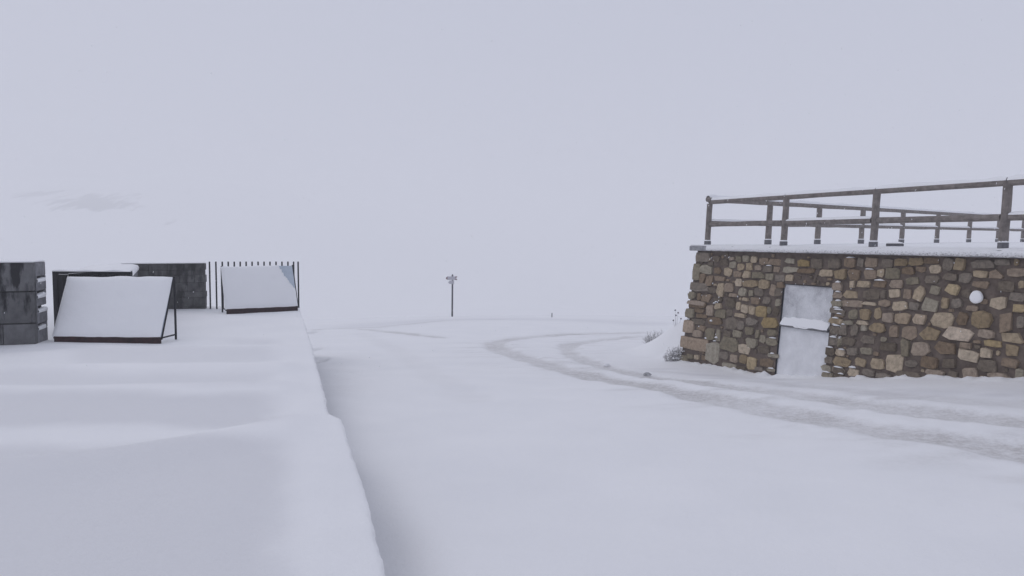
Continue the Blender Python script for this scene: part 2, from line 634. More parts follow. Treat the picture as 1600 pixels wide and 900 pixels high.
# packed snow on the far stretch of road along the brow
_b = smooth_line([on_ground(*p)[:2] for p in ((560, 510), (640, 502), (760, 498), (900, 499), (1010, 506))], 2)
_d, _ = poly_dist(GX[ix], GY[ix], _b)
thin[ix] = np.maximum(thin[ix], .5 * np.exp(-(_d / 1.6) ** 2))
# scraped icy strip between the inner rut and the wall
_b = smooth_line([on_ground(*p)[:2] for p in ((1040, 578), (1120, 584), (1230, 600), (1360, 610), (1500, 614), (1640, 616))], 2)
_d, _ = poly_dist(GX[ix], GY[ix], _b)
thin[ix] = np.maximum(thin[ix], .75 * np.exp(-(_d / .55) ** 2) * np.clip(.7 + fbm(nx / .9, ny / .4, 57, 4), .1, 1))
# shade along the foot of the terrace wall, painted as a narrow grey strip
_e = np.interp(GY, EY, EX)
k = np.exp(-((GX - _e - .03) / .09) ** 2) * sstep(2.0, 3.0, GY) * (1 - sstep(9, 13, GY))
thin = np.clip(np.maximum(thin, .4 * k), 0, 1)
# bare rock and scrub on the far slope
rock = np.zeros_like(GX)
for cx, cy, rx, ry, st in ((150, 316, 95, 18, .50), (70, 306, 60, 12, .36), (195, 318, 45, 14, .5), (275, 342, 48, 11, .36), (290, 316, 50, 9, .12)):
    ex, ey = (GX / np.maximum(GY, 1) * FPX + 800), (372 - (GZ - EYE[2]) / np.maximum(GY, 1) * FPX)
    rock = np.maximum(rock, (st + .21) * np.exp(-((ex - cx) / rx) ** 2 - ((ey - cy) / ry) ** 2) * (GY > 300))
ground = grid_object('ground', GX, GY, GZ, M['ground_snow'], {'slush': slush, 'thin': thin, 'rock': rock})
ground['kind'] = 'structure'
ground['label'] = 'snow covered road and ground with curving grey wheel ruts'

# ------------------------------------------------------------------ snowed-over terrace on the left
T_END = 18.1
ty = [-3.0]
while ty[-1] < T_END:
    ty.append(ty[-1] + (.12 if ty[-1] < 2.5 else .035 if ty[-1] < 9 else .05))
ty = np.array(ty[:-1] + [T_END])
edge = np.interp(ty, EY, EX) + fbm(ty / .4, ty * 0 + .5, 61, 5) * .012
q = [0.0]
while q[-1] < 15:
    q.append(q[-1] + (.03 if q[-1] < 1.2 else .05 if q[-1] < 5 else .12))
q = np.array(q)
TX = edge[:, None] - q[None, ::-1]
TY = np.repeat(ty[:, None], len(q), 1)
TZ = fbm(TX / 1.6, TY / 1.6, 71, 4) * .022 + np.clip(fbm(TX / 1.3, TY / .5, 73, 4), -.2, 1) * .010
qq = q[None, ::-1]
lip = sstep(.74, .26, qq + fbm(TX / .7, TY / .7, 77, 4) * .22)                              # coping band along the edge, snow a little higher
TZ = TZ + .022 * lip * (1 - sstep(13, 16, TY)) - .008 * np.exp(-(qq / .02) ** 2)
thinT = np.zeros_like(TX)


def ridge(pts, amp, wd):
    L = smooth_line([at_z(*p, 0.0)[:2] for p in pts], 2)
    d, s = poly_dist(TX, TY, L)
    sgn = TY - np.interp(TX, [p[0] for p in L], [p[1] for p in L])
    return amp * (1 - .85 * sstep(.5, .1, qq)) * np.exp(-(d / np.where(sgn > 0, wd * .55, wd)) ** 2)


TZ = TZ + ridge([(-500, 790), (0, 733), (120, 722), (240, 706), (350, 688), (440, 668), (500, 655)], .075, .45)
TZ = TZ + ridge([(-300, 622), (0, 614), (200, 612), (480, 606)], .075, .55)
TZ = TZ + ridge([(-300, 590), (0, 580), (200, 578), (300, 577), (480, 574)], .07, .6)
TZ = TZ + ridge([(100, 552), (300, 548), (470, 546)], .045, .6)


def scour(px0, px1, py0, py1, st, soft=.35):
    """wind-packed, greyer crust inside a soft patch on the terrace"""
    a, b_ = at_z(px0, py1, 0.0), at_z(px1, py1, 0.0)
    y0, y1 = at_z(800, py1, 0.0)[1], at_z(800, py0, 0.0)[1]
    wob = fbm(TX / 1.1, TY / 1.1, 81, 4) * .45
    ex = (TX / np.maximum(TY, .3) * FPX + 800)
    sx = sstep(px0 - 40, px0 + 30, ex + wob * 60) * sstep(px1 + 35, px1 - 35, ex + wob * 60)
    sy = sstep(y0 - soft, y0 + soft * .4, TY + wob * .6) * sstep(y1 + soft, y1 - soft * .4, TY + wob * .6)
    return st * sx * sy


thinT = np.maximum(thinT, scour(-900, 455, 702, 1500, .85, .3))
thinT = np.maximum(thinT, scour(-900, 462, 624, 664, .85, .3))
thinT = np.maximum(thinT, scour(-300, 445, 590, 605, .6, .5))
thinT = np.maximum(thinT, scour(120, 450, 551, 567, .55, .6))
thinT = np.maximum(thinT, scour(350, 460, 532, 540, .5, .6))
thinT = thinT * (1 - lip)
# lip and skirt down to the ground, and the far end
def skirt_rows():
    last = np.stack([TX[:, -1], TY[:, -1], TZ[:, -1]], -1)
    out = []
    rough = fbm(ty / .10, ty * 0 + 2.5, 91, 4) * .016
    for dx, dzz in ((.006, -.012), (.010, -.04), (.004, -.075), (-.03, -.09)):
        r = last.copy(); r[:, 0] += dx + rough * (abs(dzz) < .2); r[:, 2] += dzz
        out.append(r)
    return out


sk = skirt_rows()
TX = np.concatenate([TX] + [r[:, :1] for r in sk], 1)
TY = np.concatenate([TY] + [r[:, 1:2] for r in sk], 1)
TZ = np.concatenate([TZ] + [r[:, 2:3] for r in sk], 1)
thinT = np.concatenate([thinT, np.zeros((len(ty), len(sk)))], 1)
for dy, dzz in ((.03, -.03), (.04, -.10), (.0, -.2), (0, -3.0)):
    TX = np.concatenate([TX, TX[-1:]], 0); TY = np.concatenate([TY, TY[-1:] * 0 + T_END + dy], 0)
    TZ = np.concatenate([TZ, np.minimum(TZ[len(ty) - 1:len(ty)], TZ[len(ty) - 1:len(ty)] + dzz)], 0)
    thinT = np.concatenate([thinT, thinT[-1:]], 0)
terrace = grid_object('terrace', TX, TY, TZ, M['terrace_snow'], {'thin': thinT, 'slush': thinT * 0})
terrace['kind'] = 'structure'
mb = MB()
_y = np.arange(-3, T_END, .25)
mb.strip([[(float(np.interp(y, EY, EX)) - .035, y, -.07), (float(np.interp(y, EY, EX)) - .045, y, -2.6)] for y in _y])
tw = mb.build('terrace_wall', M['dark_joint'], terrace)
terrace['label'] = 'raised terrace under smooth drifted snow with a sharp right edge'

# ------------------------------------------------------------------ stone building with battered rubble wall
L_WALL = 11.0
bld = thing('stone_building', wall_p(0, 2.6), 'low building with a battered brown rubble stone wall and snow covered flat roof', 'building')
V_BOT = 2.9
# door opening
dTL, dTR, dBL, dBR = wall_uv(1224, 443), wall_uv(1301, 448), wall_uv(1210, 585), wall_uv(1285, 590)
DU0, DU1 = (dTL[0] + dBL[0]) / 2 - .015, (dTR[0] + dBR[0]) / 2 + .03
DV0 = (dTL[1] + dTR[1]) / 2
print('door', dTL, dTR, dBL, dBR)
core = MB()
def core_patch(u0, u1, v0, v1, nu, nv):
    rows = []
    for j in range(nv + 1):
        v = v0 + (v1 - v0) * j / nv
        rows.append([wall_p(u0 + (u1 - u0) * i / nu, v, -.012 + .010 * float(fbm(np.array(6 * (u0 + (u1 - u0) * i / nu)), np.array(6 * v), 5, 2)) if 0 < i < nu and 0 < j < nv else -.012) for i in range(nu + 1)])
    core.strip(rows)
def u_left(v):
    return float(np.interp(v, [0, 2.2, 3.0], [UL0, UL1, UL1 + (UL1 - UL0) * .4]))
UL0, UL1 = wall_uv(1088, 393)[0] + .03, wall_uv(1064, 548)[0] + .03
core.strip([[wall_p(u_left(V_BOT * j / 36), V_BOT * j / 36, -.012), wall_p(.35, V_BOT * j / 36, -.012)] for j in range(37)])
core_patch(.35, DU0, 0, V_BOT, 20, 36)
core_patch(DU1, L_WALL, 0, V_BOT, 70, 36)
core_patch(DU0, DU1, 0, DV0, 10, 8)
REC = -.16
core.add([wall_p(DU0, DV0, -.012), wall_p(DU0, V_BOT, -.012), wall_p(DU0, V_BOT, REC), wall_p(DU0, DV0, REC),
          wall_p(DU1, DV0, -.012), wall_p(DU1, V_BOT, -.012), wall_p(DU1, V_BOT, REC), wall_p(DU1, DV0, REC)],
         [(0, 1, 2, 3), (4, 7, 6, 5), (0, 3, 7, 4), (3, 2, 6, 7)])
# return side and far end
ret = [W_CORNER + B_DIR * s for s in (0, 6, 12, 20)]
def down(p, k=V_BOT, lean=0.0):
    return np.array([p[0], p[1], p[2] - k])
core.strip([[wall_p(u_left(V_BOT), V_BOT, -.012), wall_p(u_left(1.4), 1.4, -.012), wall_p(u_left(0), 0, -.012)]] + [[down(p), down(p, 1.4), p] for p in ret[1:]])
far = wall_p(L_WALL, 0, -.012)
core.strip([[wall_p(L_WALL, V_BOT, -.012), far], [down(far + B_DIR * 14), far + B_DIR * 14], [down(ret[-1]), ret[-1]]])
core_o = core.build('wall', M['mortar'], bld)

# individual stones, from two enlargements of the wall: (x, y, width, height, kind)
S4 = """525 97 36 34 g;572 95 40 34 g;622 100 30 36 t;683 110 48 40 b;745 115 70 36 b;840 108 62 30 g;925 122 60 44 y;1005 125 60 55 d;1110 125 70 55 d;
485 95 30 20 b;490 132 40 36 g;538 145 40 38 t;590 145 40 44 t;645 150 42 30 b;705 158 54 36 d;760 160 34 30 b;848 163 85 34 g;940 170 95 28 b;1063 183 76 38 t;1150 190 70 58 t;
330 162 66 50 g;398 168 40 38 b;305 218 34 62 b;347 230 44 60 b;410 215 60 28 b;460 176 46 44 t;518 190 50 32 b;577 192 44 40 t;647 195 80 38 g;717 206 42 40 g;779 213 56 40 d;836 212 40 36 t;
300 101 34 30 d;340 98 24 26 t;355 125 30 22 d;390 95 40 34 d;437 118 44 34 d;
290 270 110 44 d;362 288 48 30 d;418 285 40 74 t;466 272 52 50 b;527 242 34 44 t;595 247 80 44 t;680 252 58 50 t;735 285 32 66 b;782 258 36 36 b;
240 320 38 44 g;285 325 26 40 b;330 335 60 48 b;400 345 50 24 d;493 318 54 20 b;552 300 44 44 g;600 305 30 34 g;652 298 50 44 d;698 350 50 40 d;768 300 34 44 d;
270 375 110 38 b;480 365 58 54 d;525 383 26 46 t;567 343 36 18 t;628 352 50 38 b;402 385 46 36 t;352 412 42 58 b;415 432 66 50 g;285 412 56 26 b;300 445 60 22 b;565 402 42 44 t;610 410 38 48 t;664 418 60 64 y;712 410 22 36 g;752 418 36 50 d;765 362 28 40 g;
470 425 32 36 d;533 442 66 22 t;280 480 70 34 d;378 475 80 38 b;485 492 66 62 d;540 502 32 48 d;605 480 60 44 d;718 486 92 54 y;300 518 54 30 b;275 552 56 40 b;352 555 48 66 g;402 562 24 66 g;590 535 44 46 g;640 555 24 46 g;515 556 56 46 g;455 553 38 36 d;730 548 54 38 g;672 585 40 42 g;605 608 66 56 g;
370 672 74 120 g;472 622 100 78 g;560 648 60 58 t;728 603 56 44 g;682 650 60 48 d;435 687 44 44 d;498 706 48 46 b;555 710 36 46 t;604 735 52 66 y;230 692 36 26 g;272 698 28 26 t;313 700 26 28 b;
695 730 72 50 b;735 688 56 22 g;545 765 60 24 d;470 748 80 24 g;650 770 50 24 d;720 775 40 18 g;
1125 370 56 34 g;1122 475 70 36 t;1120 412 60 32 d;1118 530 66 48 d;1108 600 52 44 d;1148 600 20 44 g;1150 668 46 34 t;1085 662 56 44 d;1145 722 52 38 b;1078 716 48 40 d;1066 765 56 36 g;1132 772 60 28 b;1070 806 64 30 g;1140 812 58 28 d;1132 318 56 36 b;1142 444 50 22 b;1130 265 56 46 b"""
S5 = """105 182 60 50 b;222 180 58 52 b;163 180 36 45 d;315 185 60 48 d;388 180 66 38 t;475 175 74 42 t;562 170 70 32 b;655 190 58 58 d;720 190 54 62 t;850 190 120 46 d;960 180 76 32 d;1040 178 22 34 t;
128 248 56 58 b;212 248 66 52 b;275 240 38 40 t;345 242 74 56 g;430 228 66 40 b;500 220 50 34 b;580 217 58 44 t;838 245 76 38 t;930 248 76 48 b;1040 237 90 42 b;670 262 76 38 d;752 268 62 50 d;
115 303 26 34 t;178 302 74 36 t;272 302 72 36 b;362 302 74 46 b;455 285 66 42 g;565 275 74 42 d;840 305 92 36 b;980 315 88 54 d;1068 305 30 42 t;
103 362 80 40 t;222 360 84 52 d;290 360 28 44 d;355 355 60 40 t;424 358 44 50 b;493 356 58 76 t;582 335 56 46 g;683 332 76 58 y;757 355 46 42 d;935 405 88 66 t;1045 375 80 42 d;1052 437 68 42 y;
30 412 56 28 g;112 412 104 34 b;212 413 76 18 t;300 410 58 34 b;380 425 82 48 t;465 425 56 40 d;553 420 76 72 g;636 410 36 56 t;705 410 56 48 d;790 438 56 28 b;
45 465 60 32 d;122 472 42 52 g;188 472 62 56 t;258 468 36 62 t;318 490 58 54 b;400 495 76 56 T;495 500 66 54 T;628 505 110 74 t;735 497 58 64 b;840 502 106 94 t;980 515 72 102 b;1060 515 40 56 d;
28 510 54 28 t;92 517 60 22 g;172 520 66 20 t;254 547 82 48 t;350 570 52 62 b;438 575 74 68 b;556 582 104 66 t;715 582 138 64 T;870 582 88 44 b;1015 602 116 52 t;
15 555 36 46 d;68 560 36 56 d;128 560 38 56 d;182 550 32 30 g;95 622 66 42 d;205 615 72 42 d;45 630 18 42 g;290 612 34 26 g;315 655 98 46 d;500 668 94 72 b;638 665 118 66 b;753 648 58 32 b;908 638 90 34 y;1015 675 74 58 t;818 655 36 24 d;
52 688 44 34 t;115 680 58 38 d;195 680 58 34 g;410 662 46 96 g;768 705 108 58 t;868 690 68 50 t;935 690 18 24 t;
60 740 80 42 t;160 742 60 42 t;258 752 74 54 t;352 748 84 90 t;445 750 60 36 d;550 742 96 60 b;660 748 70 48 d;880 762 96 58 d;1000 745 98 48 b;
40 790 66 34 d;120 798 56 46 t;205 800 60 32 d;290 820 86 34 d;435 815 150 40 d;580 810 96 48 b;680 812 54 38 d;780 806 74 62 b;935 818 112 30 b;1058 808 42 50 g"""


def parse(txt, x0, y0, sc):
    out = []
    for it in txt.replace('\n', '').split(';'):
        it = it.split()
        if len(it) == 5:
            x, y, w, h = (float(k) for k in it[:4])
            out.append((x0 + x / sc, y0 + y / sc, w / sc, h / sc, it[4]))
    return out


stones = []
for cx, cy_, w, h, kd in parse(S4, 1020, 380, 3.913) + parse(S5, 1300, 360, 3.6):
    u0, v0 = wall_uv(cx - w / 2, cy_); u1, v1 = wall_uv(cx + w / 2, cy_)
    ut, vt = wall_uv(cx, cy_ - h / 2); ub, vb = wall_uv(cx, cy_ + h / 2)
    stones.append([(u0 + u1) / 2, (vt + vb) / 2, (u1 - u0) / 2 * 1.18, (vb - vt) / 2 * 1.2, kd])


def stone_mesh(u, v, a, b, R, mb=None, proud=1.0):
    """an irregular rounded block, proud of the mortar"""
    mb = mb or MB()
    n = R.choice([5, 6, 6, 7, 7, 8, 9])
    rot = R.uniform(-.16, .16)
    ex = R.uniform(.34, .62)
    th0 = R.uniform(0, 6.28)
    out = []
    for i in range(n):
        th = th0 + 2 * math.pi * (i + R.uniform(-.28, .28)) / n
        c, s = math.cos(th), math.sin(th)
        x = math.copysign(abs(c) ** ex, c) * a * R.uniform(.84, 1.08)
        y = math.copysign(abs(s) ** ex, s) * b * R.uniform(.86, 1.08)
        out.append((x * math.cos(rot) - y * math.sin(rot) * a / max(a, b), x * math.sin(rot) * b / max(a, b) + y * math.cos(rot)))
    d = R.uniform(.010, .034) * proud
    tx, ty_ = R.uniform(-.12, .12), R.uniform(-.12, .12)
    rings = [(1.0, -.03), (.99, d * .5), (.94, d * .88), (.60, d)]
    vs = []
    for k, t in rings:
        for x, y in out:
            tt = t + (x * tx + y * ty_ if t > 0 else 0) + (R.uniform(-.006, .006) if t > 0 else 0)
            vs.append(wall_p(u + x * k, v + y * k, tt))
    fs = []
    for r in range(3):
        for i in range(n):
            j = (i + 1) % n
            fs.append((r * n + i, r * n + j, (r + 1) * n + j, (r + 1) * n + i))
    fs.append(tuple(range(3 * n, 4 * n)))
    return mb.add(vs, fs)


R = random.Random(3)
for u, v, a, b, kd in stones:
    if v + b > 2.75:
        continue
    stone_mesh(u, v, a, b, R).build('stone', M['stone_' + kd], core_o)
# corner stones at the left end, wrapping round the edge
quoin_px = [(1089, 393, 1109, 410, 'd'), (1084, 411, 1094, 439, 'g'), (1080, 440, 1106, 454, 'd'), (1078, 455, 1087, 467, 'g'), (1075, 468, 1103, 479, 'b'),
            (1072, 480, 1085, 498, 'g'), (1069, 499, 1084, 522, 'B'), (1064, 523, 1106, 552, 'B'), (1061, 553, 1075, 568, 'g')]
for x0, y0, x1, y1, kd in quoin_px:
    ua, va = wall_uv(x0, y0); ub, vb = wall_uv(x1, y1)
    ua2, _ = wall_uv(x0, y1)
    ua = (ua + ua2) / 2
    va += .004; vb -= .006
    mb = MB()
    pts = [(ua + R.uniform(0, .03), va + R.uniform(0, .02)), ((ua + ub) / 2, va + R.uniform(-.01, .01)), (ub - R.uniform(0, .03), va + R.uniform(0, .02)), (ub, (va + vb) / 2),
           (ub - R.uniform(0, .03), vb - R.uniform(0, .02)), ((ua + ub) / 2, vb), (ua + R.uniform(-.01, .02), vb - R.uniform(0, .02)), (ua - R.uniform(0, .02), (va + vb) / 2)]
    cu, cv = (ua + ub) / 2, (va + vb) / 2
    vs = []
    for k, t in ((1.0, -.35), (1.0, .02), (.95, .04), (.6, .045)):
        for x, y in pts:
            vs.append(wall_p(cu + (x - cu) * k, cv + (y - cv) * k, t + (R.uniform(-.006, .006) if t > .03 else 0)))
    fs = [(r * 8 + i, r * 8 + (i + 1) % 8, (r + 1) * 8 + (i + 1) % 8, (r + 1) * 8 + i) for r in range(3) for i in range(8)]
    fs.append(tuple(range(24, 32))); fs.append(tuple(range(7, -1, -1)))
    mb.add(vs, fs).build('corner_stone', M['stone_' + kd], core_o)
# small chips between the stones, and the rubble that runs on past the picture
chips = {'t': MB(), 'b': MB(), 'd': MB()}
placed = [s[:4] for s in stones]
tries = 0
made = 0
while tries < 9000 and made < 420:
    tries += 1
    off = R.random() < .45
    if off:
        u, v = R.uniform(7.0, L_WALL - .2), R.uniform(.1, 2.3)
        a, b = R.uniform(.07, .17), R.uniform(.05, .11)
    else:
        u, v = R.uniform(.1, 7.1), R.uniform(.06, 2.5)
        a, b = R.uniform(.025, .06), R.uniform(.018, .04)
    if DU0 - a < u < DU1 + a and v > DV0 - b:
        continue
    gap = .02 if off else .006
    if any(abs(u - p[0]) < a + p[2] + gap and abs(v - p[1]) < b + p[3] + gap for p in placed):
        continue
    if u < .45:
        continue
    placed.append([u, v, a, b]); made += 1
    stone_mesh(u, v, a, b, R, chips[R.choice('tbbdd')], 1.0 if off else .6)
for kd, mb in chips.items():
    o = mb.build('stone_chips', M['stone_' + kd], core_o)
    o['kind'] = 'stuff'

# wind-blown snow caught on a few stones and along the door jambs
ms = MB()
RS = random.Random(31)
def snow_bit(u, v, a, h):
    n = 7
    rows = []
    for k, (zz, t) in enumerate(((.0, .035), (-.5, .042), (-1.0, .025), (-1.1, -.01))):
        rows.append([wall_p(u - a + 2 * a * i / (n - 1), v + zz * h * (1 - abs(2 * i / (n - 1) - 1) ** 2) * RS.uniform(.7, 1.2) , t * (1 if 0 < i < n - 1 else .4)) for i in range(n)])
    ms.strip(rows)
for px, py in ((1117, 474), (1120, 472), (1112, 502), (1117, 533), (1120, 528), (1104, 529), (1076, 499)):
    u_, v_ = wall_uv(px, py); snow_bit(u_, v_, RS.uniform(.03, .055), RS.uniform(.02, .045))
for u_, v_, a_, b_, kd in stones:
    if RS.random() < .03 or (DU1 < u_ < DU1 + .35 and RS.random() < .5) or (DU0 - .3 < u_ < DU0 and v_ > 1.3 and RS.random() < .6):
        snow_bit(u_ + RS.uniform(-.3, .3) * a_, v_ - b_ * .93, a_ * RS.uniform(.3, .75), RS.uniform(.012, .028))
o = ms.build('caught_snow', M['snow'], core_o, smooth=True)
o['kind'] = 'stuff'

# door: two steel leaves, one over the other, plastered with snow
def wbox(mb, u0, u1, v0, v1, t0, t1, bev=0.0):
    c = [wall_p(u, v, t) for t in (t0, t1) for v in (v0, v1) for u in (u0, u1)]
    if not bev:
        return mb.add(c, [(0, 2, 3, 1), (4, 5, 7, 6), (0, 1, 5, 4), (2, 6, 7, 3), (0, 4, 6, 2), (1, 3, 7, 5)])
    k = [wall_p(u, v, t1) for v in (v0 + bev, v1 - bev) for u in (u0 + bev, u1 - bev)]
    e = [wall_p(u, v, t1 - bev) for v in (v0, v1) for u in (u0, u1)]
    return mb.add(c[:4] + e + k, [(0, 2, 3, 1), (0, 1, 5, 4), (2, 6, 7, 3), (0, 4, 6, 2), (1, 3, 7, 5),
                                  (4, 5, 9, 8), (6, 10, 11, 7), (4, 8, 10, 6), (5, 7, 11, 9), (8, 9, 11, 10)])


door = thing('door', wall_p((DU0 + DU1) / 2, 2.4, 0), '', None)
del door['label']
door.parent = bld
door.location = tuple(wall_p((DU0 + DU1) / 2, 2.4, 0) - np.array(bld.location))
door['label'] = 'two-leaf steel door plastered with wind-blown snow'
dm = wall_uv(1254, 512)[1]
g = .016
def frost_leaf(u0, u1, v0, v1, t, name, mat):
    mb = MB()
    nu, nv = 18, 22
    rows = []
    for j in range(nv + 1):
        v = v0 + (v1 - v0) * j / nv
        rows.append([wall_p(u0 + (u1 - u0) * i / nu, v, t + (.012 * float(fbm(np.array(u0 * 3 + i * .5), np.array(v * 6), 8, 3)) + .03 * (j / nv) ** 3 * (name == 'lower_leaf') if 0 < i < nu and 0 < j else 0)) for i in range(nu + 1)])
    mb.strip(rows)
    return wbox(mb, u0, u1, v0, v1, t - .05, t - .006).build(name, mat, door, smooth=False)
frost_leaf(DU0 + g, DU1 - g, DV0 + .02, dm - .01, -.045, 'upper_leaf', M['frost'])
frost_leaf(DU0 + g, DU1 - g, dm + .02, 2.62, -.045, 'lower_leaf', M['frost_thin'])
wbox(MB(), DU0 + .03, DU1 - .03, dm - .012, dm + .026, -.05, .012, .004).build('ledge', M['bracket'], door)
mb = MB()
rows = []
for i in range(25):
    u = DU0 + .035 + (DU1 - DU0 - .07) * i / 24
    hgt = .13 + .02 * float(fbm(np.array(i * .35), np.array(.5), 47, 3))
    dr = .012 * float(fbm(np.array(i * .6), np.array(4.5), 48, 2)) + (.02 if 7 < i < 15 else 0)
    if i in (0, 24):
        hgt *= .7
    rows.append([wall_p(u, dm - .006 + dr, .014), wall_p(u, dm - .03, .010), wall_p(u, dm - .013 - hgt * .5, -.010), wall_p(u, dm - .013 - hgt * .85, -.030), wall_p(u, dm - .015 - hgt * 1.15, -.05)])
mb.strip(rows)
mb.build('ledge_snow', M['snow'], door, smooth=True)
wbox(MB(), DU0 - .0, DU0 + .013, DV0, 2.62, -.13, -.02).build('shade_gap_strip', M['black_metal'], door)  # black strips fill the gap round the leaves, standing in for its shadow
wbox(MB(), DU1 - .013, DU1, DV0, 2.62, -.13, -.02).build('shade_gap_strip', M['black_metal'], door)
wbox(MB(), DU0 + .013, DU1 - .013, DV0, DV0 + .014, -.13, -.02).build('shade_gap_strip', M['black_metal'], door)

# coping: concrete slabs with snow rolled over the front
co = MB()
SL = 1.55
u = -.13
slabs = []
while u < L_WALL:
    u1 = min(u + (.46 if u < 0 else SL), L_WALL)
    mb = MB()
    mb.frame_box(W_CORNER + W_DIR * 0, W_DIR, -W_N, (0, 0, 1), u + .004, u1 - .004, -.10, .42, 0.002, .105, .012)
    slabs.append(mb.build('coping_slab', M['concrete'], bld))
    u = u1
u_s = wall_uv(1111, 395)[0]
rows = []; grit = []
nprof = [(.102, .012), (.122, .022), (.130, .048), (.122, .080), (.102, .105), (.06, .120), (0, .128), (-.15, .136), (-.40, .138)]
uu = np.concatenate([[u_s - .05, u_s - .03, u_s], np.arange(u_s + .03, L_WALL, .035)])
for i, u in enumerate(uu):
    k = (.1, .55, .85)[i] if i < 3 else 1.0
    nz = [float(fbm(np.array(u / .10), np.array(j * .9), 14, 3)) for j in range(len(nprof))]
    row = []
    for j, (t, z) in enumerate(nprof):
        am = .014 if j < 5 else .008
        tt = (t - .1) * k + .1 if t > .1 else t
        zz = .108 + (z - .108) * k if z > .108 else z
        row.append(W_CORNER + W_DIR * u + W_N * (tt + nz[j] * am) + np.array([0, 0, zz + nz[j] * am * .8]))
    rows.append(row)
X = np.array([[p[0] for p in r] for r in rows]); Y = np.array([[p[1] for p in r] for r in rows]); Z = np.array([[p[2] for p in r] for r in rows])
gr = np.zeros_like(X)
gr[:, 0] = 1; gr[:, 1] = 1; gr[:, 2] = .75; gr[:, 3] = .2; gr[:, 4] = .0
gr *= np.interp(uu, [0, 1.5, 3, 4, 12], [.25, .3, .7, 1, 1])[:, None]
cs = grid_object('coping_snow', X, Y, Z, M['grit_snow'], {'grit': gr})
cs.parent = bld
cs.location = tuple(-np.array(bld.location))
# bare end slab keeps a dusting of snow
mb = MB()
mb.frame_box(W_CORNER, W_DIR, -W_N, (0, 0, 1), -.12, u_s - .02, -.085, .40, .106, .135, .014)
mb.build('coping_snow', M['snow'], bld)
# flat roof under snow
ru = np.concatenate([np.linspace(-.05, 2, 24), np.linspace(2.2, L_WALL, 40)])
rr_ = np.concatenate([np.linspace(.0, 4, 30), np.linspace(4.4, 20, 36)])
UU, RR = np.meshgrid(ru, rr_)
ROOF_O = W_CORNER - W_N * .30
RX = ROOF_O[0] + W_DIR[0] * UU + B_DIR[0] * RR
RY = ROOF_O[1] + W_DIR[1] * UU + B_DIR[1] * RR
RZ = W_TOP + .10 + .015 * fbm(RX / .9, RY / .9, 23, 3) + .02 * sstep(.3, 1.2, RR)
rf = grid_object('roof_snow', RX, RY, RZ, M['snow'])
rf.parent = bld
rf.location = tuple(-np.array(bld.location))

# ------------------------------------------------------------------ wooden railings on the roof edge
RAIL_TOP = 2.365
ROOF_Z = W_TOP + .112
LEAN = np.array([.045, 0.0, 0.0])


def round_post(parent, base, h, r):
    top = np.array(base) + np.array([0, 0, h]) + LEAN * h
    mb = MB().tube(base, top, r * 1.02, r * .97, 10, jit=.003, segs=4)
    p = mb.build('post', M['wood'], parent, smooth=False)
    MB().tube(np.array(base) + (0, 0, -.05), np.array(base) + LEAN * .1 + (0, 0, .10), r * 1.16, r * 1.16, 12).build('foot_bracket', M['bracket'], p)
    MB().tube(np.array(base) + LEAN * .1 + (0, 0, .1005), np.array(base) + LEAN * .1 + (0, 0, .125), r * 1.15, r * 1.03, 12).build('foot_snow', M['snow'], p)
    return top


def log(parent, name, a, b, r, snow=True, lump=1.0, sr=.8):
    a, b = np.asarray(a, float), np.asarray(b, float)
    o = MB().tube(a, b, r, r * .96, 10, jit=.004, segs=5).build(name, M['wood'], parent)
    if not snow:
        return
    d = b - a; L = np.linalg.norm(d); d = d / L
    s = np.cross(d, (0, 0, 1.0)); s /= np.linalg.norm(s)
    n = max(8, int(L / .09))
    rows = []
    for i in range(n + 1):
        k = i / n
        c = a + (b - a) * k
        h = r * (.42 + .5 * lump * max(0, .5 + float(fbm(np.array(L * k * 2.2 + a[0] * 5), np.array(a[1]), 33, 3))))
        if i in (0, n):
            h *= .5
        w = r * sr
        rows.append([c - s * w + np.array([0, 0, r * .62]), c - s * w * .8 + np.array([0, 0, r * .8 + h * .6]), c + np.array([0, 0, r + h]), c + s * w * .8 + np.array([0, 0, r * .8 + h * .6]), c + s * w + np.array([0, 0, r * .62])])
    MB().strip(rows).build('snow_strip', M['snow'], o, smooth=True)


SET = .10                                           # railing line behind the wall face
def rail_pt(u, z):
    return np.array([*(W_CORNER + W_DIR * u - W_N * SET)[:2], z])


front = thing('wooden_railing', rail_pt(0, ROOF_Z), 'weathered log railing along the front edge of the stone building roof', 'railing', None)
us = [0.24]
for px in (1225, 1367, 1573):
    uu_ = wall_uv(px, 386)[0]
    us.append(uu_ - .11)
us += [us[-1] + 2.1, us[-1] + 4.2]
H = RAIL_TOP - ROOF_Z
tops = []
for i, u in enumerate(us):
    tops.append(round_post(front, rail_pt(u, ROOF_Z), H + (.02 if i else -.03), .062))
for i in range(len(us) - 1):
    a, b = rail_pt(us[i], RAIL_TOP) + LEAN * H, rail_pt(us[i + 1], RAIL_TOP) + LEAN * H
    d = (b - a) / np.linalg.norm(b - a)
    log(front, 'top_rail', a + d * .0 + (0, 0, .012), b - d * .012 + (0, 0, .012), .051)
    zm = ROOF_Z + H * .49
    a, b = rail_pt(us[i], zm) + LEAN * H * .5, rail_pt(us[i + 1], zm) + LEAN * H * .5
    log(front, 'middle_rail', a + d * .06, b - d * .06, .052, snow=i in (1, 3), lump=.3)

